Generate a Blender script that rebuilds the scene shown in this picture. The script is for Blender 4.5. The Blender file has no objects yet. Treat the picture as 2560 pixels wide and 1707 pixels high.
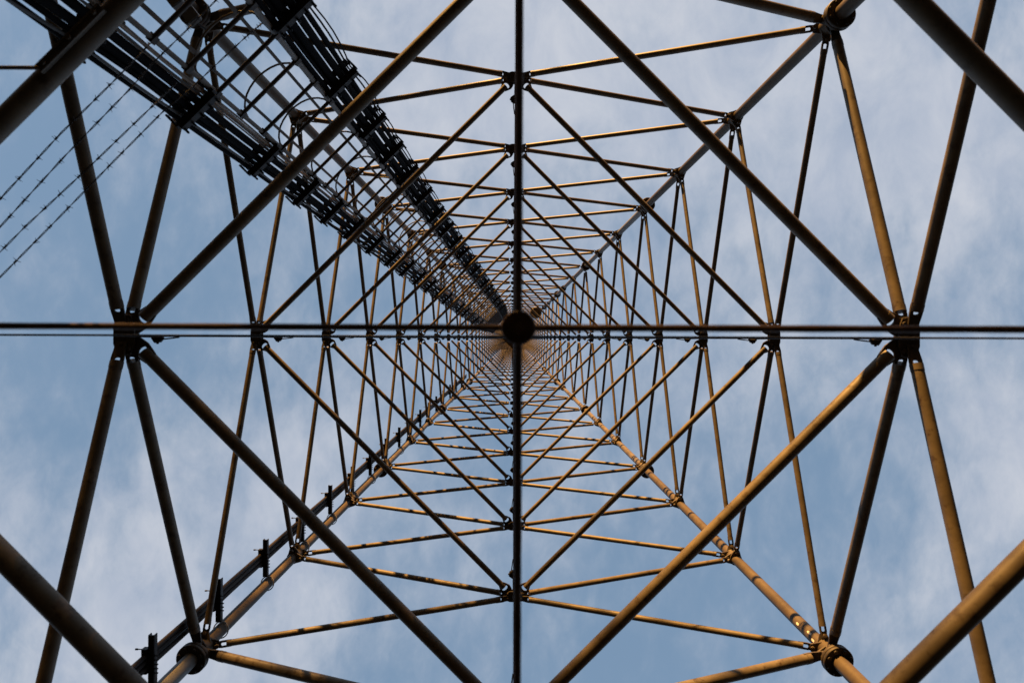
import bpy, math, random
from mathutils import Vector as V, Matrix

scene = bpy.context.scene
col = scene.collection
R = math.radians
random.seed(7)

# ------------------------------------------------------------------ camera
# world: +X = image right, +Y = image down, +Z = up.  The camera looks straight up.
FPX = 1707.0                      # focal length in pixels of a 2560 px wide picture (24 mm)
cam_d = bpy.data.cameras.new("camera")
cam = bpy.data.objects.new("camera", cam_d)
col.objects.link(cam)
scene.camera = cam
cam_d.sensor_width = 36.0
cam_d.lens = 36.0 * FPX / 2560.0
cam_d.shift_x = -2.0 / 2560.0
cam_d.shift_y = -8.0 / 2560.0
cam_d.clip_start = 0.05
cam_d.clip_end = 4000.0
cam.location = (-0.021, 0.012, 0.0)
cam.rotation_euler = (math.pi, 0.0, R(-0.2))
cam_d.dof.use_dof = True
cam_d.dof.focus_distance = 10.0
cam_d.dof.aperture_fstop = 3.3

# ------------------------------------------------------------------ sun, sky, exposure
SUN_ELEV = 13.0
SUN_AZ = 14.0                      # degrees from image-top towards image-left
sd = V((-math.sin(R(SUN_AZ)) * math.cos(R(SUN_ELEV)),
        -math.cos(R(SUN_AZ)) * math.cos(R(SUN_ELEV)),
        math.sin(R(SUN_ELEV))))
sun_d = bpy.data.lights.new("sun", 'SUN')
sun_d.energy = 5.0
sun_d.angle = R(0.5)
sun_d.color = (1.0, 0.52, 0.14)
sun = bpy.data.objects.new("sun", sun_d)
sun.rotation_euler = sd.to_track_quat('Z', 'Y').to_euler()
sun.location = sd * 100
col.objects.link(sun)

world = bpy.data.worlds.new("World")
scene.world = world
world.use_nodes = True
wn, wl = world.node_tree.nodes, world.node_tree.links
wn.clear()


def wnode(t, **kw):
    n = wn.new(t)
    for k, v in kw.items():
        setattr(n, k, v)
    return n


def wmath(op, a, b=None, clamp=False):
    n = wnode('ShaderNodeMath', operation=op, use_clamp=clamp)
    for i, x in enumerate((a, b)):
        if x is None:
            continue
        if isinstance(x, (int, float)):
            n.inputs[i].default_value = x
        else:
            wl.new(x, n.inputs[i])
    return n.outputs[0]


tc = wnode('ShaderNodeTexCoord')
sep = wnode('ShaderNodeSeparateXYZ')
wl.new(tc.outputs['Generated'], sep.inputs[0])
zc = wmath('MAXIMUM', sep.outputs[2], 0.12)
px = wmath('DIVIDE', sep.outputs[0], zc)
py = wmath('DIVIDE', sep.outputs[1], zc)
cmb = wnode('ShaderNodeCombineXYZ')
wl.new(px, cmb.inputs[0])
wl.new(py, cmb.inputs[1])
P2 = cmb.outputs[0]               # position on a flat cloud layer


def noise(scale, detail, rough, off, dist=0.0, stretch=(1, 1, 1), rot=0.0):
    m = wnode('ShaderNodeMapping')
    m.inputs['Location'].default_value = off
    m.inputs['Scale'].default_value = stretch
    m.inputs['Rotation'].default_value = (0, 0, rot)
    wl.new(P2, m.inputs[0])
    n = wnode('ShaderNodeTexNoise')
    n.inputs['Scale'].default_value = scale
    n.inputs['Detail'].default_value = detail
    n.inputs['Roughness'].default_value = rough
    n.inputs['Distortion'].default_value = dist
    wl.new(m.outputs[0], n.inputs['Vector'])
    return n.outputs[0]


def bank(cx, cy, rad, gain):
    """a broad cloud bank centred over (cx, cy) of the cloud layer"""
    d = wnode('ShaderNodeVectorMath', operation='DISTANCE')
    wl.new(P2, d.inputs[0])
    d.inputs[1].default_value = (cx, cy, 0)
    x = wmath('DIVIDE', d.outputs['Value'], rad)
    x = wmath('MULTIPLY', x, x)
    x = wmath('MULTIPLY', x, -1.0)
    e = wmath('EXPONENT', x)
    return wmath('MULTIPLY', e, gain)


big = noise(2.2, 3.0, 0.5, (3.1, 1.7, 0), 0.3)
mid = noise(6.0, 7.0, 0.58, (0.4, 8.2, 0), 0.25, (1.0, 0.75, 1), R(35))
fine = noise(22.0, 6.0, 0.6, (5.0, 2.0, 0), 0.3, (1.0, 0.6, 1), R(35))
cover = wmath('MULTIPLY', wmath('SUBTRACT', big, 0.5), 0.9)
cover = wmath('ADD', cover, wmath('MULTIPLY', wmath('SUBTRACT', mid, 0.5), 1.6))
cover = wmath('ADD', cover, wmath('MULTIPLY', wmath('SUBTRACT', fine, 0.5), 0.9))
for b in ((0.02, -0.46, 0.34, 0.62), (0.52, -0.33, 0.28, 0.62), (0.80, 0.2, 0.15, 0.62),
          (-0.52, 0.40, 0.26, 0.55), (-0.3, 0.22, 0.16, 0.25), (-0.62, -0.12, 0.34, -0.35),
          (0.12, 0.50, 0.30, -0.35), (0.72, -0.1, 0.16, -0.15)):
    cover = wmath('ADD', cover, bank(*b))
cover = wmath('ADD', cover, 0.25)
mr = wnode('ShaderNodeMapRange', interpolation_type='SMOOTHERSTEP')
wl.new(cover, mr.inputs['Value'])
mr.inputs['From Min'].default_value = -0.35
mr.inputs['From Max'].default_value = 1.15
mask = mr.outputs[0]

sky = wnode('ShaderNodeTexSky', sky_type='NISHITA')
sky.sun_disc = False
sky.sun_elevation = R(SUN_ELEV)
sky.sun_rotation = R(180.0 + SUN_AZ)
sky.altitude = 100
sky.air_density = 1.0
sky.dust_density = 1.0
mixs = wnode('ShaderNodeMix', data_type='RGBA')
mixs.inputs['Factor'].default_value = 0.8
wl.new(sky.outputs[0], mixs.inputs[6])
mixs.inputs[7].default_value = (1.08, 1.66, 2.44, 1)        # thin high veil over the blue
mixc = wnode('ShaderNodeMix', data_type='RGBA')
wl.new(mask, mixc.inputs['Factor'])
wl.new(mixs.outputs[2], mixc.inputs[6])
tone = wnode('ShaderNodeMix', data_type='RGBA')             # uneven thickness inside the cloud
tmr = wnode('ShaderNodeMapRange')
wl.new(noise(9.0, 8.0, 0.62, (7.7, 3.3, 0), 0.5, (1.0, 0.7, 1), R(20)), tmr.inputs['Value'])
tmr.inputs['From Min'].default_value = 0.34
tmr.inputs['From Max'].default_value = 0.66
wl.new(tmr.outputs[0], tone.inputs['Factor'])
tone.inputs[6].default_value = (2.12, 2.42, 3.00, 1)
tone.inputs[7].default_value = (2.85, 3.03, 3.42, 1)
wl.new(tone.outputs[2], mixc.inputs[7])
bg = wnode('ShaderNodeBackground')
bg.inputs['Strength'].default_value = 0.0616
low = wnode('ShaderNodeMapRange', interpolation_type='SMOOTHSTEP')      # duller evening sky towards the horizon
wl.new(sep.outputs[2], low.inputs['Value'])
low.inputs['From Min'].default_value = 0.0
low.inputs['From Max'].default_value = 0.68
low.inputs['To Min'].default_value = 0.3
low.inputs['To Max'].default_value = 1.0
dim = wnode('ShaderNodeMix', data_type='RGBA', blend_type='MULTIPLY')
dim.inputs['Factor'].default_value = 1.0
wl.new(mixc.outputs[2], dim.inputs[6])
wl.new(low.outputs[0], dim.inputs[7])
wl.new(dim.outputs[2], bg.inputs['Color'])
wo = wnode('ShaderNodeOutputWorld')
wl.new(bg.outputs[0], wo.inputs[0])

scene.view_settings.view_transform = 'Standard'
scene.view_settings.look = 'None'
scene.view_settings.exposure = 1.7
scene.view_settings.gamma = 1.0
scene.view_settings.use_curve_mapping = False


# ------------------------------------------------------------------ materials
def material(name, c1, c2, c3=None, rough=0.55, scale=6.0, spec=0.3, bump=0.0, metal=0.0, spots=(0.62, 0.72)):
    m = bpy.data.materials.new(name)
    m.use_nodes = True
    n, l = m.node_tree.nodes, m.node_tree.links
    bs = n["Principled BSDF"]
    bs.inputs['Roughness'].default_value = rough
    bs.inputs['Metallic'].default_value = metal
    bs.inputs['Specular IOR Level'].default_value = spec
    t = n.new('ShaderNodeTexCoord')
    a = n.new('ShaderNodeTexNoise')
    a.inputs['Scale'].default_value = scale
    a.inputs['Detail'].default_value = 6
    a.inputs['Roughness'].default_value = 0.65
    l.new(t.outputs['Object'], a.inputs['Vector'])
    r = n.new('ShaderNodeValToRGB')
    r.color_ramp.elements[0].position = 0.36
    r.color_ramp.elements[1].position = 0.64
    r.color_ramp.elements[0].color = (*c1, 1)
    r.color_ramp.elements[1].color = (*c2, 1)
    l.new(a.outputs[0], r.inputs[0])
    out = r.outputs[0]
    if c3:
        b = n.new('ShaderNodeTexNoise')
        b.inputs['Scale'].default_value = scale * 2.7
        b.inputs['Detail'].default_value = 8
        b.inputs['Roughness'].default_value = 0.7
        l.new(t.outputs['Object'], b.inputs['Vector'])
        rr = n.new('ShaderNodeValToRGB')
        rr.color_ramp.elements[0].position = spots[0]
        rr.color_ramp.elements[1].position = spots[1]
        l.new(b.outputs[0], rr.inputs[0])
        mx = n.new('ShaderNodeMix')
        mx.data_type = 'RGBA'
        l.new(rr.outputs[0], mx.inputs['Factor'])
        l.new(out, mx.inputs[6])
        mx.inputs[7].default_value = (*c3, 1)
        out = mx.outputs[2]
    l.new(out, bs.inputs['Base Color'])
    if bump:
        bp = n.new('ShaderNodeBump')
        bp.inputs['Strength'].default_value = bump
        bp.inputs['Distance'].default_value = 0.004
        l.new(a.outputs[0], bp.inputs['Height'])
        l.new(bp.outputs[0], bs.inputs['Normal'])
    return m


M_STEEL = material('weathered_tan_steel', (0.090, 0.070, 0.048), (0.160, 0.126, 0.084), (0.048, 0.029, 0.016), 0.5, 5.0, 0.35, 0.16, spots=(0.54, 0.68))
M_LEG = material('dark_brown_leg_paint', (0.058, 0.043, 0.029), (0.105, 0.078, 0.050), (0.035, 0.022, 0.014), 0.55, 4.0, 0.25, 0.15)
M_PLATE = material('dark_plate_steel', (0.035, 0.028, 0.021), (0.075, 0.058, 0.042), (0.03, 0.018, 0.012), 0.55, 9.0, 0.3, 0.1)
M_BROWNC = material('dark_brown_cable_sheath', (0.016, 0.012, 0.010), (0.032, 0.025, 0.021), None, 0.55, 14.0, 0.2)
M_GALV = material('galvanised_grey_steel', (0.13, 0.125, 0.115), (0.20, 0.19, 0.175), (0.10, 0.075, 0.055), 0.5, 6.0, 0.4, 0.08)
M_LADDER = material('dull_ladder_steel', (0.075, 0.06, 0.046), (0.14, 0.115, 0.088), (0.055, 0.03, 0.018), 0.5, 8.0, 0.35, 0.1)
M_RUNG = material('dark_rung_steel', (0.025, 0.02, 0.017), (0.055, 0.043, 0.034), (0.06, 0.03, 0.016), 0.5, 8.0, 0.35, 0.1)
M_BLACK = material('black_cable_sheath', (0.003, 0.003, 0.0035), (0.0075, 0.0075, 0.0088), None, 0.7, 14.0, 0.045)
M_GREYC = material('grey_cable_sheath', (0.05, 0.048, 0.045), (0.09, 0.085, 0.08), None, 0.5, 14.0, 0.35)
M_TANC = material('tan_cable_sheath', (0.2, 0.15, 0.11), (0.3, 0.235, 0.175), None, 0.5, 14.0, 0.35)
M_CLAMP = material('black_clamp_steel', (0.007, 0.006, 0.0055), (0.017, 0.0145, 0.013), (0.028, 0.016, 0.01), 0.5, 20.0, 0.3)
M_WIRE = material('rusty_wire', (0.012, 0.009, 0.0075), (0.03, 0.02, 0.014), None, 0.6, 30.0, 0.3)
M_ROD = material('rusty_rod', (0.045, 0.024, 0.014), (0.11, 0.06, 0.03), (0.025, 0.014, 0.008), 0.6, 22.0, 0.25, 0.2)
M_ZINC = material('bright_zinc', (0.3, 0.285, 0.265), (0.42, 0.4, 0.37), None, 0.35, 20.0, 0.5, 0, 0.4)
M_BOX = material('grey_plastic_box', (0.10, 0.10, 0.097), (0.14, 0.14, 0.135), None, 0.5, 10.0, 0.35)
M_FLECK = material('pale_sun_fleck', (0.6, 0.55, 0.45), (0.75, 0.7, 0.6), None, 0.5, 30.0, 0.3)  # sunlight flecks put into the colour
M_GROUND = material('dry_grass_and_gravel', (0.016, 0.014, 0.008), (0.034, 0.028, 0.017), (0.022, 0.025, 0.01), 0.95, 1.3, 0.1, 0.3)


# ------------------------------------------------------------------ mesh helpers
class MB:
    def __init__(self):
        self.v, self.f, self.s = [], [], []

    def add(self, verts, faces, smooth=False):
        o = len(self.v)
        self.v += [tuple(p) for p in verts]
        for f in faces:
            self.f.append(tuple(i + o for i in f))
            self.s.append(smooth)

    @staticmethod
    def frame(d):
        d = V(d).normalized()
        up = V((0, 0, 1)) if abs(d.z) < 0.95 else V((1, 0, 0))
        a = d.cross(up).normalized()
        return a, a.cross(d).normalized(), d

    def tube(self, p0, p1, r, r1=None, seg=14, caps=True):
        self.sweep([p0, p1], [r, r if r1 is None else r1], seg, caps)

    def sweep(self, pts, rad, seg=10, caps=True):
        pts = [V(p) for p in pts]
        n = len(pts)
        if not isinstance(rad, (list, tuple)):
            rad = [rad] * n
        a, b, _ = self.frame(pts[1] - pts[0])
        verts = []
        for i, p in enumerate(pts):
            t = (pts[min(i + 1, n - 1)] - pts[max(i - 1, 0)]).normalized()
            a = (a - t * a.dot(t)).normalized()
            b = t.cross(a)
            for k in range(seg):
                w = 2 * math.pi * k / seg
                verts.append(p + (a * math.cos(w) + b * math.sin(w)) * rad[i])
        fs = []
        for i in range(n - 1):
            for k in range(seg):
                k2 = (k + 1) % seg
                fs.append((i * seg + k, i * seg + k2, (i + 1) * seg + k2, (i + 1) * seg + k))
        self.add(verts, fs, True)
        if caps:
            self.add(verts[:seg], [tuple(range(seg))[::-1]])
            self.add(verts[-seg:], [tuple(range(seg))])

    def box(self, c, ax, ay, az):
        """centre and three half-extent vectors"""
        c, ax, ay, az = V(c), V(ax), V(ay), V(az)
        vs = [c + ax * i + ay * j + az * k for i in (-1, 1) for j in (-1, 1) for k in (-1, 1)]
        self.add(vs, [(0, 1, 3, 2), (4, 6, 7, 5), (0, 4, 5, 1), (2, 3, 7, 6), (0, 2, 6, 4), (1, 5, 7, 3)])

    def prism(self, o, u, w, n, poly, th):
        """polygon (u,w) list extruded by +-th along n"""
        o, u, w, n = V(o), V(u), V(w), V(n)
        a = [o + u * p + w * q + n * th for p, q in poly]
        b = [o + u * p + w * q - n * th for p, q in poly]
        k = len(poly)
        self.add(a + b, [tuple(range(k)), tuple(range(2 * k - 1, k - 1, -1))] +
                 [(i, i + k, (i + 1) % k + k, (i + 1) % k) for i in range(k)])

    def disc(self, c, axis, r, th, seg=28, bev=0.12):
        c = V(c)
        d = V(axis).normalized()
        e = min(th * 0.5, r * bev) * 0.5
        self.sweep([c - d * th, c - d * (th - e), c + d * (th - e), c + d * th], [r - e, r, r, r - e], seg)

    def ring(self, c, axis, r, rt, seg=28, ts=8):
        a, b, d = self.frame(axis)
        c = V(c)
        vs, fs = [], []
        for i in range(seg):
            w = 2 * math.pi * i / seg
            e = a * math.cos(w) + b * math.sin(w)
            for k in range(ts):
                q = 2 * math.pi * k / ts
                vs.append(c + e * (r + rt * math.cos(q)) + d * rt * math.sin(q))
        for i in range(seg):
            for k in range(ts):
                i2, k2 = (i + 1) % seg, (k + 1) % ts
                fs.append((i * ts + k, i2 * ts + k, i2 * ts + k2, i * ts + k2))
        self.add(vs, fs, True)

    def bolt(self, c, axis, r, h):
        a, b, d = self.frame(axis)
        c = V(c)
        self.sweep([c - d * h, c + d * h], r * 0.55, 8)
        self.sweep([c + d * h * 0.45, c + d * h * 0.95], r, 6)
        self.sweep([c - d * h * 0.95, c - d * h * 0.45], r, 6)

    def build(self, name, mat, parent=None):
        me = bpy.data.meshes.new(name)
        me.from_pydata(self.v, [], self.f)
        me.polygons.foreach_set('use_smooth', self.s)
        me.materials.append(mat)
        me.update()
        o = bpy.data.objects.new(name, me)
        col.objects.link(o)
        if parent is not None:
            o.parent = parent
            o.matrix_parent_inverse = Matrix.Identity(4)
            off = V((0, 0, 0))
            p = parent
            while p is not None:
                off += V(p.location)
                p = p.parent
            o.location = -off
        return o


def tag(o, label=None, cat=None, group=None, kind=None):
    if label:
        o['label'] = label
    if cat:
        o['category'] = cat
    if group:
        o['group'] = group
    if kind:
        o['kind'] = kind
    return o


def empty(name, loc):
    o = bpy.data.objects.new(name, None)
    o.location = loc
    o.empty_display_size = 0.2
    col.objects.link(o)
    return o


# ------------------------------------------------------------------ ground
GZ = -1.25
g = MB()
N = 40
ext = 1500.0
rings = [0, 2, 5, 10, 20, 45, 100, 250, 600, ext]
vs = [V((0, 0, GZ))]
for q in rings[1:]:
    for k in range(N):
        w = 2 * math.pi * k / N
        vs.append(V((q * math.cos(w), q * math.sin(w), GZ + (random.uniform(-0.04, 0.03) if q < 50 else 0))))
fs = [(0, 1 + k, 1 + (k + 1) % N) for k in range(N)]
for i in range(len(rings) - 2):
    for k in range(N):
        k2 = (k + 1) % N
        fs.append((1 + i * N + k, 1 + (i + 1) * N + k, 1 + (i + 1) * N + k2, 1 + i * N + k2))
g.add(vs, fs, True)
tag(g.build('ground', M_GROUND), 'dark dry grass and gravel ground under the tower', kind='structure')

# ------------------------------------------------------------------ the tower
A0 = 2.4                                   # half width at camera height
TAPER = 100.0 / FPX
ZT = 19.0                                  # the taper ends here
S = FPX * A0 * 1e-3


def half(z):
    return A0 - TAPER * min(z, ZT)


def zmid(k):                               # height of the mid-face nodes of level k
    if k <= 9:
        return S * (0.927 + 0.41 * k)
    return zmid(9) + 2.3 * (k - 9)


def zcor(k):                               # corner nodes above mid level k
    return 0.5 * (zmid(k) + zmid(k + 1))


KMAX = 34
CORN = [(-1, -1), (1, -1), (1, 1), (-1, 1)]
FACES = [(0, -1), (1, 0), (0, 1), (-1, 0)]  # outward normals: top, right, bottom, left of picture


def corner(c, z):
    a = half(z)
    return V((c[0] * a, c[1] * a, z))


def midp(f, z, inset=0.0):
    a = half(z) - inset
    return V((f[0] * a, f[1] * a, z))


tower = empty('lattice_tower', (0, 0, GZ))
tag(tower, 'tall tapering lattice tower of weathered tan steel tubes, seen from inside its base', 'tower')

# square deck added to block bright sky through the open mast top
FL = [4.522, 9.483, 14.6, 20.1, 28.5, 39.9]
TOPZ = zmid(KMAX) + 1.0
LEG_R = 0.044


def leg_flange(mb, c, z):
    p = corner(c, z)
    ax = (corner(c, z + 0.5) - corner(c, z - 0.5)).normalized()
    mb.disc(p - ax * 0.014, ax, 0.100, 0.012, 32)
    mb.disc(p + ax * 0.014, ax, 0.100, 0.012, 32)
    for i in range(8):
        w = 2 * math.pi * (i + 0.5) / 8
        q = p + V((math.cos(w), math.sin(w), 0)) * 0.076
        mb.bolt(q, ax, 0.014, 0.046)


m = MB()
m.box((0, 0, TOPZ), (half(TOPZ) + 0.1, 0, 0), (0, half(TOPZ) + 0.1, 0), (0, 0, 0.03))
for q in (-0.6, 0.0, 0.6):
    m.box((q, 0, TOPZ - 0.08), (0.04, 0, 0), (0, half(TOPZ), 0), (0, 0, 0.05))
m.build('added_top_deck', M_PLATE, tower)  # added to shut out the bright sky beside the hub

# legs: sections between flanges
for c in CORN:
    lg = MB()
    zs = [GZ + 0.02] + FL + [TOPZ]
    pts = [corner(c, zs[0]), corner(c, zs[1])]
    lg.sweep(pts, 0.049, 24)
    lg.disc(corner(c, GZ + 0.02), (0, 0, 1), 0.16, 0.02)
    leg = lg.build('leg', M_GALV if c == (-1, 1) else M_LEG, tower)
    for i in range(1, len(zs) - 1):
        m = MB()
        p0, p1 = corner(c, zs[i] + 0.027), corner(c, zs[i + 1] - 0.027)
        if zs[i] < ZT < zs[i + 1]:
            m.sweep([p0, corner(c, ZT), p1], LEG_R, 20)
        else:
            m.sweep([p0, p1], LEG_R, 20)
        # weld beads where shorter pipes join
        d = (p1 - p0)
        for q in (0.36, 0.71):
            if i < 3:
                m.ring(p0 + d * q, d, LEG_R - 0.001, 0.004, 20, 6)
        # collar that carries the gussets, just above the flange
        nz = zs[i] + 0.116
        m.sweep([corner(c, nz - 0.075), corner(c, nz + 0.075)], 0.053, 20)
        grey = (c == (1, -1) and i == 2)
        o = m.build('leg_section', M_GALV if grey else M_LEG if i < 2 else M_STEEL, leg)
        if grey:
            o['label'] = 'pale grey galvanised leg section between two flanges'
    for z in FL:
        m = MB()
        leg_flange(m, c, z)
        m.build('flange', M_PLATE, leg)


def fork(mb, end, d, w, r, L, th, g, hw, ow):
    """flat forked end of a tube: end = tube end, d = towards the node, w = sideways;
    g, hw = depth and half width of the gap left open, ow = outer half width (all in tube radii)"""
    n = d.cross(w).normalized()
    for s in (1, -1):
        poly = [(-1.5 * r, 0.9 * hw * r), (g * r, hw * r), ((g + 0.15) * r, ow * r), (-0.5 * r, 0.5 * (ow + 1.08) * r), (-1.5 * r, 1.04 * r)]
        poly = [(p, q * s) for p, q in poly]
        mb.prism(end, d, w, n, poly if s > 0 else poly[::-1], th)
    e = max(L, (g + 1.6) * r)
    tip = min(0.85, ow)
    h1 = [((g + 0.45 * hw) * r, 0), ((g + 0.35 * hw) * r, 0.55 * hw * r), (g * r, hw * r), ((g + 0.15) * r, ow * r),
          (0.5 * (g * r + e), 0.86 * max(ow, tip) * r), (e, tip * r), (e, 0)]
    mb.prism(end, d, w, n, h1[::-1], th)
    mb.prism(end, d, w, n, [(p, -q) for p, q in h1], th)
    mb.bolt(end + d * (e - 0.45 * r), n, 0.36 * r, th * 3.0)


def member(p, q, r, e0, e1, detail, side, f0, f1):
    """tube between nodes p and q; ends stop e0/e1 short.  returns (tube MB, [fork MBs])"""
    d = (q - p).normalized()
    a, b = p + d * e0, q - d * e1
    t = MB()
    t.tube(a, b, r, seg=20 if detail > 1 else 12 if detail == 1 else 8)
    fk = []
    if detail:
        w = V(side)
        w = (w - d * w.dot(d)).normalized()
        for end, dd, e, ff in ((a, -d, e0, f0), (b, d, e1, f1)):
            m = MB()
            fork(m, end, dd, w, r, min(e * 0.85, 3.4 * r), 0.006 if r > 0.03 else 0.005, *ff)
            fk.append(m)
            # narrow weld collar at the tube end
            t.sweep([end - dd * r * 1.1, end], r * 1.06, 16)
    return t, fk


# ---- braces in the four faces
far = MB()
far_forks = MB()
jobs = []
for k in range(-1, KMAX + 1):
    for fi, f in enumerate(FACES):
        m = midp(f, zmid(k))
        tang = V((-f[1], f[0], 0))
        for sx in (-1, 1):
            for up in (-1, 1):
                cz = zcor(k) if up > 0 else (zcor(k - 1) if k > -1 else zmid(-1) - 0.84)
                cc = V(f + (0,)) + tang * sx
                cpt = corner((cc.x, cc.y), cz)
                thick = k <= 0
                r = 0.0335 if thick else 0.0222 if k < 10 else 0.0175
                jobs.append((k, fi, m, cpt, r, up, sx))
# nearest first, so the largest in the picture become parts of their own
jobs.sort(key=lambda j: (0 if not (j[0] == -1 and j[5] < 0) else 1, min(j[2].z, j[3].z)))
for i, (k, fi, m, cpt, r, up, sx) in enumerate(jobs):
    f = FACES[fi]
    det = 2 if k <= 1 else 1 if k <= 6 else 0
    e = 0.155 if r > 0.03 else 0.125
    # brace axes leave the node a little beside its centre
    m2 = m + (cpt - m).normalized() * 0.0 + V((0, 0, 0.02 * up))
    c2 = cpt + V((0, 0, 0.03 * -up))
    t, fk = member(m2, c2, r, e, e + 0.02, det, (f[0], f[1], 0),
                   (0.5, 0.5, 1.06) if r > 0.03 else (0.5, 0.5, 1.1), (0.5, 0.42, 1.05) if r > 0.03 else (1.25, 0.55, 1.1))
    if i < 100:
        o = t.build('brace', M_STEEL, tower)
        for q in fk:
            q.build('fork_end', M_PLATE, o)
    else:
        far.add(t.v, t.f, True)
        for q in fk:
            far_forks.add(q.v, q.f)
tag(far.build('brace', M_STEEL, tower), 'mass of small distant braces high in the tower', kind='stuff')

# ---- diamond of four struts across the tower at every mid level
far2 = MB()
n = 0
for k in range(-1, KMAX + 1):
    z = zmid(k)
    for fi in range(4):
        inset = 0.02 if k == -1 else 0.012 if k == 0 else -0.012 if k < 7 else 0.0
        if k == -1 and fi == 2:
            inset = -0.017                # this lowest strut was fitted a little wider
        p, q = midp(FACES[fi], z, inset), midp(FACES[(fi + 1) % 4], z, inset)
        r = 0.0350 if k == -1 else 0.0360 if k == 0 else 0.0225 if k < 10 else 0.0175
        d = (q - p).normalized()
        side = d.cross(V((0, 0, 1)))
        det = 2 if k <= 1 else 1 if k <= 6 else 0
        e = 0.135 if k < 1 else 0.12 if k < 7 else 0.1
        ff = (0.42, 0.78, 1.42) if r > 0.03 else (0.62, 1.15, 2.0)
        t, fk = member(p, q, r, e, e, det, side, ff, ff)
        if n < 100:
            o = t.build('cross_strut', M_STEEL, tower)
            for x in fk:
                x.build('fork_end', M_PLATE, o)
        else:
            far2.add(t.v, t.f, True)
        n += 1
if far2.v:
    tag(far2.build('cross_strut', M_STEEL, tower), kind='stuff')

# ---- gusset plates at the mid-face nodes and at the legs
rest = MB()
for k in range(-1, KMAX + 1):
    z = zmid(k)
    for f in FACES:
        m = MB() if k <= 5 else rest
        c = midp(f, z)
        nrm, tg = V((f[0], f[1], 0)), V((-f[1], f[0], 0))
        sc = 1.0 if k < 1 else 0.72
        for dz in (-0.022, 0.022):
            poly = [(-0.066, -0.05), (-0.066, 0.05), (-0.045, 0.105), (0.028, 0.12), (0.05, 0.05), (0.05, -0.05), (0.028, -0.12), (-0.045, -0.105)]
            m.prism(c + V((0, 0, dz)), nrm, tg, V((0, 0, 1)), [(a * sc, b * sc) for a, b in poly], 0.006)
        m.box(c + nrm * 0.02, nrm * 0.006, tg * 0.1 * sc, V((0, 0, 0.022)))
        m.box(c - nrm * 0.035 * sc, nrm * 0.02 * sc, tg * 0.006, V((0, 0, 0.023)))
        for a, b in ((-0.04, 0.075), (-0.04, -0.075), (0.018, 0.09), (0.018, -0.09)):
            m.bolt(c + nrm * a * sc + tg * b * sc, (0, 0, 1), 0.012 * sc, 0.046)
        if k <= 5:
            m.build('gusset_plate', M_PLATE, tower)
for k in range(-1, 13):
    z = zcor(k)
    for c in CORN:
        m = MB() if k <= 5 else rest
        p = corner(c, z)
        for f in FACES:
            if f[0] * c[0] + f[1] * c[1] <= 0:
                continue
            tg = V((-f[1], f[0], 0))
            sg = -1 if tg.x * c[0] + tg.y * c[1] > 0 else 1
            for up in (-1, 1):
                mz = zmid(k + 1) if up > 0 else zmid(k)
                tgt = midp(f, mz)
                st = p + V((0, 0, 0.03 * up))
                d = (tgt - st).normalized()
                w = V((f[0], f[1], 0))
                w = (w - d * w.dot(d)).normalized()
                nn = d.cross(w)
                m.prism(st + nn * 0.012 * (1 if up > 0 else -1), d, w, nn,
                        [(0.03, -0.05), (0.03, 0.05), (0.075, 0.034), (0.098, 0.024), (0.106, 0.0), (0.098, -0.024), (0.075, -0.034)], 0.005)
                m.bolt(st + d * 0.085, nn, 0.015, 0.036)
        # short stiffening ring round the leg
        ax = corner(c, z + 1) - corner(c, z)
        m.sweep([p - ax.normalized() * 0.055, p + ax.normalized() * 0.055], 0.056, 20)
        if k <= 5:
            m.build('leg_gusset', M_STEEL if k > 0 else M_LEG, tower)
tag(rest.build('gusset_plate', M_PLATE, tower), kind='stuff')

# pale patches on the leg, painted in as flecks of sunlight
SE = (1, 1)
leg_se = [o for o in tower.children if o.name.startswith('leg') and 'gusset' not in o.name][2]
for z, w0, hh in ((4.76, -0.5, 0.022), (4.83, -0.05, 0.030), (4.99, -0.35, 0.02)):
    m = MB()
    p = corner(SE, z)
    vs, fs = [], []
    for i in range(5):
        w = math.pi * 1.25 + w0 + (i - 2) * 0.085
        for j in (-1, 1):
            hz = hh * (1 - 0.35 * abs(i - 2) / 2) * j
            vs.append(p + V((math.cos(w) * (LEG_R + 0.002), math.sin(w) * (LEG_R + 0.002), hz)) - V((TAPER, TAPER, 0)) * hz)
    for i in range(4):
        fs.append((2 * i, 2 * i + 1, 2 * i + 3, 2 * i + 2))
    m.add(vs, fs, True)
    m.build('painted_sun_fleck', M_FLECK, leg_se)

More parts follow.
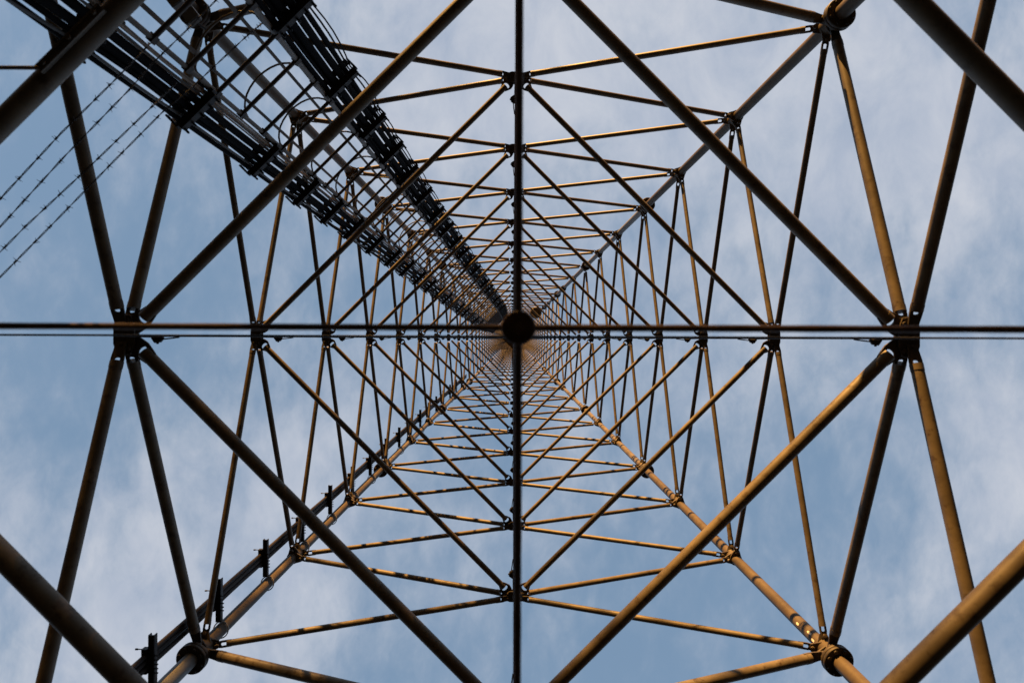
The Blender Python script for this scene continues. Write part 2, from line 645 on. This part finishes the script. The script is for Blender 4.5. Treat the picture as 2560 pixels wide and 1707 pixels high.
# ------------------------------------------------------------------ thin tie cables across every level
for axis in (0, 1):
    for k in range(-1, 9):
        z = zmid(k) - 0.012
        a = half(z) - 0.05
        e = V((1, 0, 0)) if axis == 0 else V((0, 1, 0))
        s = V((0, 1, 0)) if axis == 0 else V((1, 0, 0))
        off = s * (0.007 if axis == 0 else -0.008)
        name = 'tie_cable'
        root = empty(name, off + V((0, 0, z)))
        m = MB()
        n = 9
        pts = []
        for i in range(n):
            t = -1 + 2 * i / (n - 1)
            pts.append(e * a * t + off + V((0, 0, z - 0.02 * (1 - t * t))))
        rr = 0.0032 if k == -1 else 0.0045
        m.sweep(pts, rr, 8)
        m.build('wire_rope', M_CLAMP, root)
        for sg in (-1, 1):
            q = MB()
            b = e * sg * a * 0.935 + off + V((0, 0, z))
            hang = s * (0.022 if axis == 0 else -0.022)
            # grip body, saddle and loose tail
            q.sweep([b - e * sg * 0.03 + hang * 0.2, b - e * sg * 0.015 + hang * 0.75, b + e * sg * 0.012 + hang * 0.9, b + e * sg * 0.03 + hang * 0.25],
                    [0.010, 0.019, 0.02, 0.010], 8)
            q.bolt(b + hang * 1.1, s, 0.008, 0.02)
            q.sweep([b - e * sg * 0.02 + hang * 0.8, b - e * sg * 0.07 + hang * 0.55, b - e * sg * 0.12 + hang * 0.25], 0.004, 6)
            q.sweep([b + e * sg * 0.02 + hang * 0.1, b + e * sg * a * 0.06], rr + 0.0025, 8)
            q.build('wire_clamp', M_CLAMP, root)
        if axis == 0:
            if k == -1:
                lab = 'thinnest left-to-right wire rope, the one running on to both picture edges'
            else:
                lab = 'wire rope with clamp at each end, spanning the tower left to right'
            grp = 'wire ropes spanning left to right'
        else:
            lab = 'wire rope with clamps spanning the tower top to bottom, behind the dark rod'
            grp = 'wire ropes spanning top to bottom'
        tag(root, lab, 'cable', grp)

# ------------------------------------------------------------------ blurred cross of rods close above the camera
HZ = 1.23
hub_c = V((-0.021 + 0.0100, 0.012 - 0.0190, HZ))
cross = empty('rod_cross', hub_c)
tag(cross, 'dark near cross of four thin rods meeting in a round hub at the tower centre', 'rod cross')
m = MB()
m.disc(hub_c, (0, 0, 1), 0.031, 0.010, 40, 0.3)
for i in range(6):
    w = math.pi * i / 3 + 0.3
    m.bolt(hub_c + V((math.cos(w), math.sin(w), 0)) * 0.022, (0, 0, 1), 0.0035, 0.014)
m.sweep([hub_c - V((0, 0, 0.024)), hub_c - V((0, 0, 0.012))], 0.013, 6)
m.build('hub', M_ROD, cross)
for d, r in (((1, 0, 0), 0.0064), ((-1, 0, 0), 0.0060), ((0, 1, 0), 0.0071), ((0, -1, 0), 0.0071)):
    m = MB()
    d = V(d)
    ln = half(HZ)
    pts, rad = [], []
    for i in range(60):
        t = i / 59
        pts.append(hub_c + d * (0.02 + (ln - 0.02) * t) + V((0, 0, -0.004 * math.sin(t * math.pi))))
        rad.append(r * (1 + random.uniform(-0.05, 0.05)))
    m.sweep(pts, rad, 10)
    m.build('rod', M_ROD, cross)


# ------------------------------------------------------------------ ladder beside the upper-left leg
def lp(l, d, z):
    """l sideways along a rung (+ to the picture's upper right), d out towards the leg"""
    a = half(z)
    q = (0.98 - d) * 0.70711
    return V((-a + q + l * 0.70711, -a + q - l * 0.70711, z))


EL = V((0.70711, -0.70711, 0))            # along a rung
EO = V((-0.70711, -0.70711, 0))           # outwards to the leg
EU = V((TAPER, TAPER, 1)).normalized()
LTOP = 32.0
ladder = empty('caged_ladder', lp(0, 0, 0) - V((0, 0, 0)))
tag(ladder, 'long steel climbing ladder with cage hoops rising along the upper left leg', 'ladder')
for l, mat, hw in ((-0.228, M_LADDER, 0.0135), (0.228, M_GALV, 0.016)):
    m = MB()
    m.sweep([lp(l, 0, z) for z in (-0.9, ZT, LTOP)], hw, 12)
    m.build('rail', mat, ladder)
i = 0
z = 3.44 - 0.3 * 14
while z < LTOP - 3 and i < 98:
    m = MB()
    m.tube(lp(-0.235, -0.004, z), lp(0.235, -0.004, z), 0.0125, seg=10)
    m.box(lp(-0.228, -0.004, z), EL * 0.02, EO * 0.017, EU * 0.016)
    m.box(lp(0.228, -0.004, z), EL * 0.02, EO * 0.019, EU * 0.016)
    m.build('rung', M_RUNG, ladder)
    z += 0.3
    i += 1
HOOPS = [3.66, 4.26, 4.79, 5.44] + [6.05 + 0.62 * i for i in range(32)]
for z in HOOPS:
    m = MB()
    pts = []
    for k in range(17):
        w = math.pi * k / 16
        pts.append(lp(-0.235 * math.cos(w), 0.02 + 0.20 * math.sin(w) ** 0.8, z))
    m.sweep(pts, 0.0065, 8)
    m.build('cage_hoop', M_LADDER, ladder)
for l, d in ((-0.155, 0.176), (0.155, 0.176)):
    m = MB()
    for z0, z1, hw in ((3.0, 3.72, 0.012), (3.72, ZT, 0.010), (ZT, 26.0, 0.010)):
        a, b = lp(l, d, z0), lp(l, d, z1)
        m.box((a + b) * 0.5, EL * hw, EO * 0.004, (b - a) * 0.5)
    m.build('cage_strap', M_LADDER, ladder)

# cable clamps that hold both bundles to the ladder
CLAMPS = [1.2, 2.02, 2.86, 3.68, 4.54, 5.32, 5.95, 6.6, 7.38, 8.2, 9.0, 9.85, 10.7, 11.55, 12.4, 13.25, 14.1, 15.0, 16.0, 17.0, 18.0, 19.0, 20.2, 21.4, 22.6, 24, 26, 28, 30]
for z in CLAMPS:
    for s in (-1, 1):
        m = MB()
        c = lp(s * 0.365, -0.035, z)
        m.box(c, EL * 0.128, EO * 0.022, EU * 0.022)
        m.box(lp(s * 0.365, 0.062, z + 0.02), EL * 0.128, EO * 0.010, EU * 0.024)
        for q in (0.25, 0.30, 0.365, 0.43, 0.485):
            m.bolt(lp(s * q, 0.0, z + 0.01), EO, 0.007, 0.085)
        m.box(lp(s * 0.235, 0.045, z), EL * 0.012, EO * 0.075, EU * 0.022)
        m.box(lp(s * 0.5, 0.01, z - 0.01), EL * 0.006, EO * 0.045, EU * 0.014)
        m.build('cable_clamp', M_CLAMP, ladder)
    if z < 9.5:
        # angle stub that ties the ladder back towards the leg
        m = MB()
        m.box(lp(-0.235, 0.10, z + 0.12), EL * 0.013, EO * 0.075, EU * 0.02)
        m.box(lp(0.235, 0.10, z + 0.12), EL * 0.013, EO * 0.075, EU * 0.02)
        m.build('stub_bracket', M_CLAMP, ladder)


# ------------------------------------------------------------------ cables on both sides of the ladder
def cable(l, d, r, mat, label, group, amp=0.004, zlo=-0.9, zhi=31.0, bow=0.0, seed=0):
    rnd = random.Random(seed)
    pts = []
    zz = [zlo] + [q for q in CLAMPS if zlo < q < zhi] + [zhi]
    for a, b in zip(zz[:-1], zz[1:]):
        n = 6
        da, db = rnd.uniform(-amp, amp), rnd.uniform(-amp, amp)
        bo = bow * rnd.uniform(0.3, 1.2)
        for i in range(n):
            t = i / n
            s = math.sin(math.pi * t)
            pts.append(lp(l + da * s + bo * s, d + db * s * 0.8, a + (b - a) * t))
    pts.append(lp(l, d, zhi))
    m = MB()
    m.sweep(pts, r, 10)
    o = m.build('cable', mat)
    return tag(o, label, 'cable', group)


GL = 'cables clamped along the left side of the ladder'
cable(-0.262, 0.012, 0.006, M_TANC, 'thin tan cable right beside the left ladder rail', GL, 0.010, seed=1)
cable(-0.281, 0.020, 0.0065, M_TANC, 'slack thin tan cable, second out from the left ladder rail', GL, 0.012, seed=2)
cable(-0.271, 0.004, 0.0055, M_TANC, 'thin tan cable in the narrow row along the left rail, crossing in front', GL, 0.014, seed=21)
cable(-0.301, 0.010, 0.005, M_TANC, 'thin tan cable lying against the inner fat black cable on the left', GL, 0.010, seed=22)
cable(-0.292, 0.000, 0.005, M_GREYC, 'thin grey cable between the tan cables and the fat black ones', GL, 0.010, seed=3)
cable(-0.331, 0.012, 0.0225, M_BLACK, 'fat black cable next to the thin tan cables left of the ladder', GL, 0.004, seed=4)
cable(-0.385, 0.012, 0.0220, M_BLACK, 'fat black cable in the middle of the left bundle, outer of two', GL, 0.005, seed=5)
cable(-0.426, 0.020, 0.0145, M_BLACK, 'medium black wavy cable outside the two fat cables of the left bundle', GL, 0.022, seed=6)
cable(-0.446, 0.004, 0.008, M_GREYC, 'slim grey cable sagging near the outer edge of the left bundle', GL, 0.024, seed=7)
cable(-0.468, 0.014, 0.0135, M_BLACK, 'outermost black cable on the lower left edge of the left bundle', GL, 0.006, seed=8)
GR = 'cables clamped along the right side of the ladder'
cable(0.266, 0.012, 0.0185, M_BLACK, 'black cable right beside the grey right ladder rail', GR, 0.004, seed=11)
cable(0.300, 0.016, 0.0125, M_BLACK, 'slim black cable, second out from the right ladder rail', GR, 0.006, seed=12)
cable(0.340, 0.012, 0.0245, M_BLACK, 'fat black cable in the right bundle, inner of two', GR, 0.004, seed=13)
cable(0.394, 0.012, 0.0245, M_BLACK, 'fat black cable in the right bundle, outer of two', GR, 0.004, seed=14)
cable(0.440, 0.014, 0.018, M_BLACK, 'black cable outside the two fat cables of the right bundle', GR, 0.005, seed=15)
cable(0.466, 0.016, 0.006, M_BLACK, 'thin loose black cable inside the bowed outer one, right bundle', GR, 0.008, bow=0.012, seed=16)
cable(0.482, 0.010, 0.005, M_BLACK, 'thin black cable bowing out on the right edge of the right bundle', GR, 0.008, bow=0.028, seed=17)


cable(0.318, 0.052, 0.015, M_BLACK, 'black cable half hidden behind the inner fat cable, right bundle', GR, 0.006, seed=18)
cable(0.418, 0.052, 0.013, M_BLACK, 'black cable half hidden behind the outer fat cable, right bundle', GR, 0.010, seed=19)


# ------------------------------------------------------------------ barbed wire
def at(u, v, z):
    """point seen at picture pixel (u, v) of the 2560 px photograph, z metres above the camera"""
    return V((cam.location.x + (u - 1282.0) * z / FPX, cam.location.y + (v - 845.5) * z / FPX, z))


def barbed(pts, label):
    pts = [V(p) for p in pts]
    root = MB()
    fine = []
    for a, b in zip(pts[:-1], pts[1:]):
        n = max(3, int((b - a).length / 0.025))
        for i in range(n):
            fine.append(a + (b - a) * (i / n))
    fine.append(pts[-1])
    # two twisted strands
    d = (pts[-1] - pts[0]).normalized()
    x, y, _ = MB.frame(d)
    for ph in (0, math.pi):
        root.sweep([p + (x * math.cos(i * 0.8 + ph) + y * math.sin(i * 0.8 + ph)) * 0.0022 for i, p in enumerate(fine)], 0.0017, 6)
    o = root.build('barbed_wire', M_WIRE)
    tag(o, label, 'barbed wire', 'barbed wires slung across the upper left corner')
    L = sum((b - a).length for a, b in zip(fine[:-1], fine[1:]))
    step, acc = 0.098, random.uniform(0.0, 0.08)
    run = 0.0
    for a, b in zip(fine[:-1], fine[1:]):
        run += (b - a).length
        if run >= acc:
            acc += step * random.uniform(0.9, 1.1)
            m = MB()
            w0 = random.uniform(0, 3.14)
            for q in (0, 1):
                w = w0 + q * 1.3
                e = (x * math.cos(w) + y * math.sin(w)) + d * random.uniform(-0.3, 0.3)
                e2 = (x * math.cos(w + 0.5) + y * math.sin(w + 0.5)) + d * random.uniform(-0.3, 0.3)
                c = a + d * 0.006 * (q * 2 - 1)
                m.sweep([c - e * 0.016, c - e * 0.004, c + e2 * 0.004, c + e2 * 0.016], [0.0007, 0.0015, 0.0015, 0.0007], 5)
            m.sweep([a - d * 0.007, a + d * 0.007], 0.0042, 6)
            m.build('barb', M_WIRE, o)
    return o


barbed([at(-120, 625, 2.55), at(0, 501, 2.6), at(150, 338, 2.65), at(284, 205, 2.7), at(352, 135, 2.95), at(372, 112, 3.35)],
       'barbed wire nearest the upper left corner, first of four')
barbed([at(-120, 706, 2.55), at(0, 571, 2.6), at(160, 395, 2.65), at(322, 227, 2.75), at(384, 157, 2.9), at(461, 82, 3.0), at(536, 5, 3.2), at(610, -70, 3.5)],
       'second barbed wire from the corner, passing over the ladder to the top edge')
barbed([at(-120, 748, 2.6), at(0, 634, 2.65), at(62, 571, 2.68), at(220, 423, 2.72), at(377, 271, 2.85), at(440, 210, 3.4)],
       'third barbed wire from the corner, ending at the left cable bundle')
barbed([at(-130, 828, 2.6), at(0, 697, 2.65), at(124, 571, 2.7), at(270, 420, 2.75), at(403, 285, 2.85), at(472, 227, 2.95), at(608, 99, 3.2), at(668, 48, 3.85)],
       'lowest of the four barbed wires, crossing the ladder to the right bundle')

# support channel lying along the nearest strut at the upper left, with its guy wire
m = MB()
p, q = at(97, 180, 2.07), at(253, 24, 2.07)
d = (q - p).normalized()
w = d.cross(V((0, 0, 1)))
c = (p + q) * 0.5
hl = (q - p).length * 0.5
chan = empty('support_channel', c)
tag(chan, 'short dark channel bar lying along the big tube in the upper left corner', 'channel bar')
m.box(c, d * hl, w * 0.0145, V((0, 0, 0.004)))
m.box(c + w * 0.0115 - V((0, 0, 0.004)), d * hl, w * 0.003, V((0, 0, 0.006)))
m.box(c - w * 0.0115 - V((0, 0, 0.004)), d * hl, w * 0.003, V((0, 0, 0.006)))
for t in (-0.8, 0.0, 0.8):
    m.bolt(c + d * hl * t, (0, 0, 1), 0.009, 0.02)
m.build('channel', M_STEEL, chan)
m = MB()
m.sweep([p + d * 0.01, at(0, 174, 2.0), at(-220, 186, 1.95)], 0.0062, 8)
m.build('stay_rod', M_ROD, chan)

# ------------------------------------------------------------------ two small boxes by the upper left flange
for (u, v, z, su, sv, lab) in ((474, 42, 3.95, 0.040, 0.048, 'small grey box in front of the upper left leg flange'),
                               (435, 5, 3.8, 0.036, 0.04, 'small grey box at the top edge, left of the flange')):
    root = empty('junction_box', at(u, v, z))
    m = MB()
    c = at(u, v, z)
    dd = V((0.62, 0.78, 0))
    ww = V((0.78, -0.62, 0))
    m.prism(c, dd, ww, V((0, 0, 1)), [(-sv, -su * 0.8), (-sv * 0.85, -su), (sv * 0.85, -su), (sv, -su * 0.8), (sv, su * 0.8), (sv * 0.85, su), (-sv * 0.85, su), (-sv, su * 0.8)], 0.022)
    m.build('housing', M_BOX, root)
    m = MB()
    m.prism(c - V((0, 0, 0.025)), dd, ww, V((0, 0, 1)), [(-sv * 0.9, -su * 0.9), (sv * 0.9, -su * 0.9), (sv * 0.9, su * 0.9), (-sv * 0.9, su * 0.9)], 0.003)
    m.build('lid', M_BOX, root)
    m = MB()
    m.sweep([c + V((0, 0, 0.02)), c + V((-0.02, -0.02, 0.15)), c + V((-0.05, -0.06, 0.32))], 0.006, 8)
    m.build('lead', M_BLACK, root)
    tag(root, lab, 'box')

# ------------------------------------------------------------------ cable run on stand-off posts along the lower left leg
SWC = (-1, 1)


def sw(off, z, side=0.0):
    p = corner(SWC, z)
    return p + V((side, -off, 0))


POSTS = [2.45, 3.27, 4.10, 4.92, 5.72, 6.55, 7.38, 8.2, 9.0, 9.85, 10.7, 11.55, 12.4, 13.25, 14.1, 15.0, 16.0, 17.0, 18.0]
for z in POSTS:
    root = empty('standoff_bracket', sw(0.0, z))
    m = MB()
    c = sw(0.205, z, -0.025)
    m.box(c, (0.018, 0, 0), (0, 0.155, 0), (0, 0, 0.004))
    m.box(c + V((0.0165, 0, 0.018)), (0.003, 0, 0), (0, 0.155, 0), (0, 0, 0.015))
    m.box(c + V((-0.0165, 0, 0.018)), (0.003, 0, 0), (0, 0.155, 0), (0, 0, 0.015))
    for t in range(5):
        m.bolt(c + V((0.028, -0.03 + 0.026 * t, 0.004)), (1, 0, 0), 0.005, 0.011)
    m.build('channel_post', M_CLAMP, root)
    m = MB()
    ax = V((TAPER * 3.0, TAPER * 1.0, 1))
    m.ring(corner(SWC, z - 0.012), (0.10, 0.25, 1), 0.056, 0.0045, 28, 8)
    m.build('u_bolt', M_ZINC, root)
    m = MB()
    b = sw(0.205, z, -0.062)
    m.box(b + V((0, 0, 0.004)), (0.016, 0, 0), (0, 0.075, 0), (0, 0, 0.02))
    for t in (-0.07, 0.07):
        m.bolt(b + V((-0.03, t, 0)), (1, 0, 0), 0.006, 0.03)
    m.build('cable_clip', M_CLAMP, root)
    tag(root, 'black channel post with zinc band standing off the lower left leg', 'bracket', 'stand-off brackets up the lower left leg')
for i, (o_, s_, r_, mat, lab) in enumerate(((0.160, -0.060, 0.0175, M_BROWNC, 'dark brown cable nearest the lower left leg, on the stand-off posts'),
                                            (0.198, -0.063, 0.0175, M_BROWNC, 'middle dark brown cable of the three on the stand-off posts'),
                                            (0.234, -0.060, 0.0150, M_BROWNC, 'dark brown cable farthest from the lower left leg, on the stand-off posts'))):
    rnd = random.Random(40 + i)
    pts = []
    zz = [-1.0] + POSTS + [20.0]
    for a, b in zip(zz[:-1], zz[1:]):
        da = rnd.uniform(-0.004, 0.004)
        for j in range(4):
            t = j / 4
            pts.append(sw(o_ + da * math.sin(math.pi * t), a + (b - a) * t, s_))
    m = MB()
    m.sweep(pts, r_, 10)
    tag(m.build('cable', mat), lab, 'cable', 'cables along the lower left leg')

# ------------------------------------------------------------------ round antenna high on the upper right leg
z = 29.0
p = corner((1, -1), z)
ant = empty('drum_antenna', p)
tag(ant, 'small round brown drum antenna high up on the upper right leg', 'antenna')
c = p + V((-0.33, 0.20, 0.1))
m = MB()
m.sweep([c, c + V((0, 0, 0.03)), c + V((0, 0, 0.3)), c + V((0, 0, 0.36))], [0.2, 0.25, 0.25, 0.16], 24)
m.build('drum', M_STEEL, ant)
m = MB()
m.sweep([p + V((0.03, -0.03, 0.1)), c + V((0.18, -0.12, 0.12))], 0.03, 8)
m.sweep([p + V((0.03, -0.03, 0.3)), c + V((0.18, -0.12, 0.28))], 0.03, 8)
m.build('mount_arm', M_PLATE, ant)

# ------------------------------------------------------------------ unseen trees added to throw broken shade on the low steel
def tree_mesh(seed):
    rnd = random.Random(seed)
    t = MB()
    t.sweep([(0, 0, 0), (0.1, 0, 2.2), (0.0, 0.15, 4.6), (0.15, 0.1, 7.4), (0.1, 0.0, 9.6)], [0.26, 0.2, 0.16, 0.1, 0.03], 10)
    tips = []
    for i in range(16):
        z = 3.0 + 6.0 * i / 15
        w = rnd.uniform(0, 6.28)
        ln = (2.9 - 0.22 * (z - 3.0)) * rnd.uniform(0.75, 1.1)
        p0 = V((0.1, 0.05, z - 0.5))
        p1 = p0 + V((math.cos(w) * ln * 0.5, math.sin(w) * ln * 0.5, 0.5))
        p2 = p0 + V((math.cos(w) * ln, math.sin(w) * ln, 1.0 + rnd.uniform(-0.3, 0.4)))
        t.sweep([p0, p1, p2], [0.07, 0.045, 0.012], 6)
        tips += [p1, p2, (p1 + p2) * 0.5]
    tips.append(V((0.1, 0, 10.0)))
    c = MB()
    for p in tips:
        for j in range(95):
            q = p + V((rnd.gauss(0, 0.5), rnd.gauss(0, 0.5), rnd.gauss(0, 0.36)))
            a = V((rnd.gauss(0, 1), rnd.gauss(0, 1), rnd.gauss(0, 1))).normalized()
            b = a.cross(V((rnd.gauss(0, 1), rnd.gauss(0, 1), rnd.gauss(0, 1)))).normalized()
            l, w = rnd.uniform(0.08, 0.15), rnd.uniform(0.045, 0.08)
            c.add([q - a * l, q + b * w, q + a * l, q - b * w], [(0, 1, 2, 3)])
    return t, c


M_LEAF = material('green_leaves', (0.04, 0.06, 0.018), (0.08, 0.11, 0.03), None, 0.6, 3.0, 0.2)
M_BARK = material('grey_brown_bark', (0.06, 0.045, 0.03), (0.12, 0.09, 0.065), None, 0.9, 12.0, 0.1, 0.4)
protos = []
for i in range(2):
    t, c = tree_mesh(90 + i)
    root = empty('added_shade_tree', (0, 0, 0))
    t.build('trunk', M_BARK, root)
    c.build('crown', M_LEAF, root)
    protos.append(root)
TREE_D = 25.5
for i, (side, dd, sc) in enumerate(((-12.8, 3, 1.36), (-9.0, 0, 1.44), (-5.6, 4, 1.44), (-2.6, -1, 1.32), (0.9, 3, 1.08), (5.0, 0, 0.95), (9.5, 4, 0.98))):
    src = protos[i % 2]
    if i < 2:
        o = src
    else:
        o = src.copy()
        col.objects.link(o)
        for ch in src.children:
            k = ch.copy()
            col.objects.link(k)
            k.parent = o
    az = R(SUN_AZ)
    base = V((-math.sin(az), -math.cos(az), 0)) * (TREE_D + dd) + V((math.cos(az), -math.sin(az), 0)) * side
    o.location = (base.x, base.y, GZ)
    o.rotation_euler = (0, 0, i * 1.7)
    o.scale = (sc, sc, sc)
    tag(o, 'bushy tree added to cast shade, unseen beyond the top edge of the picture', 'tree', 'row of added shade trees on the sunny side')
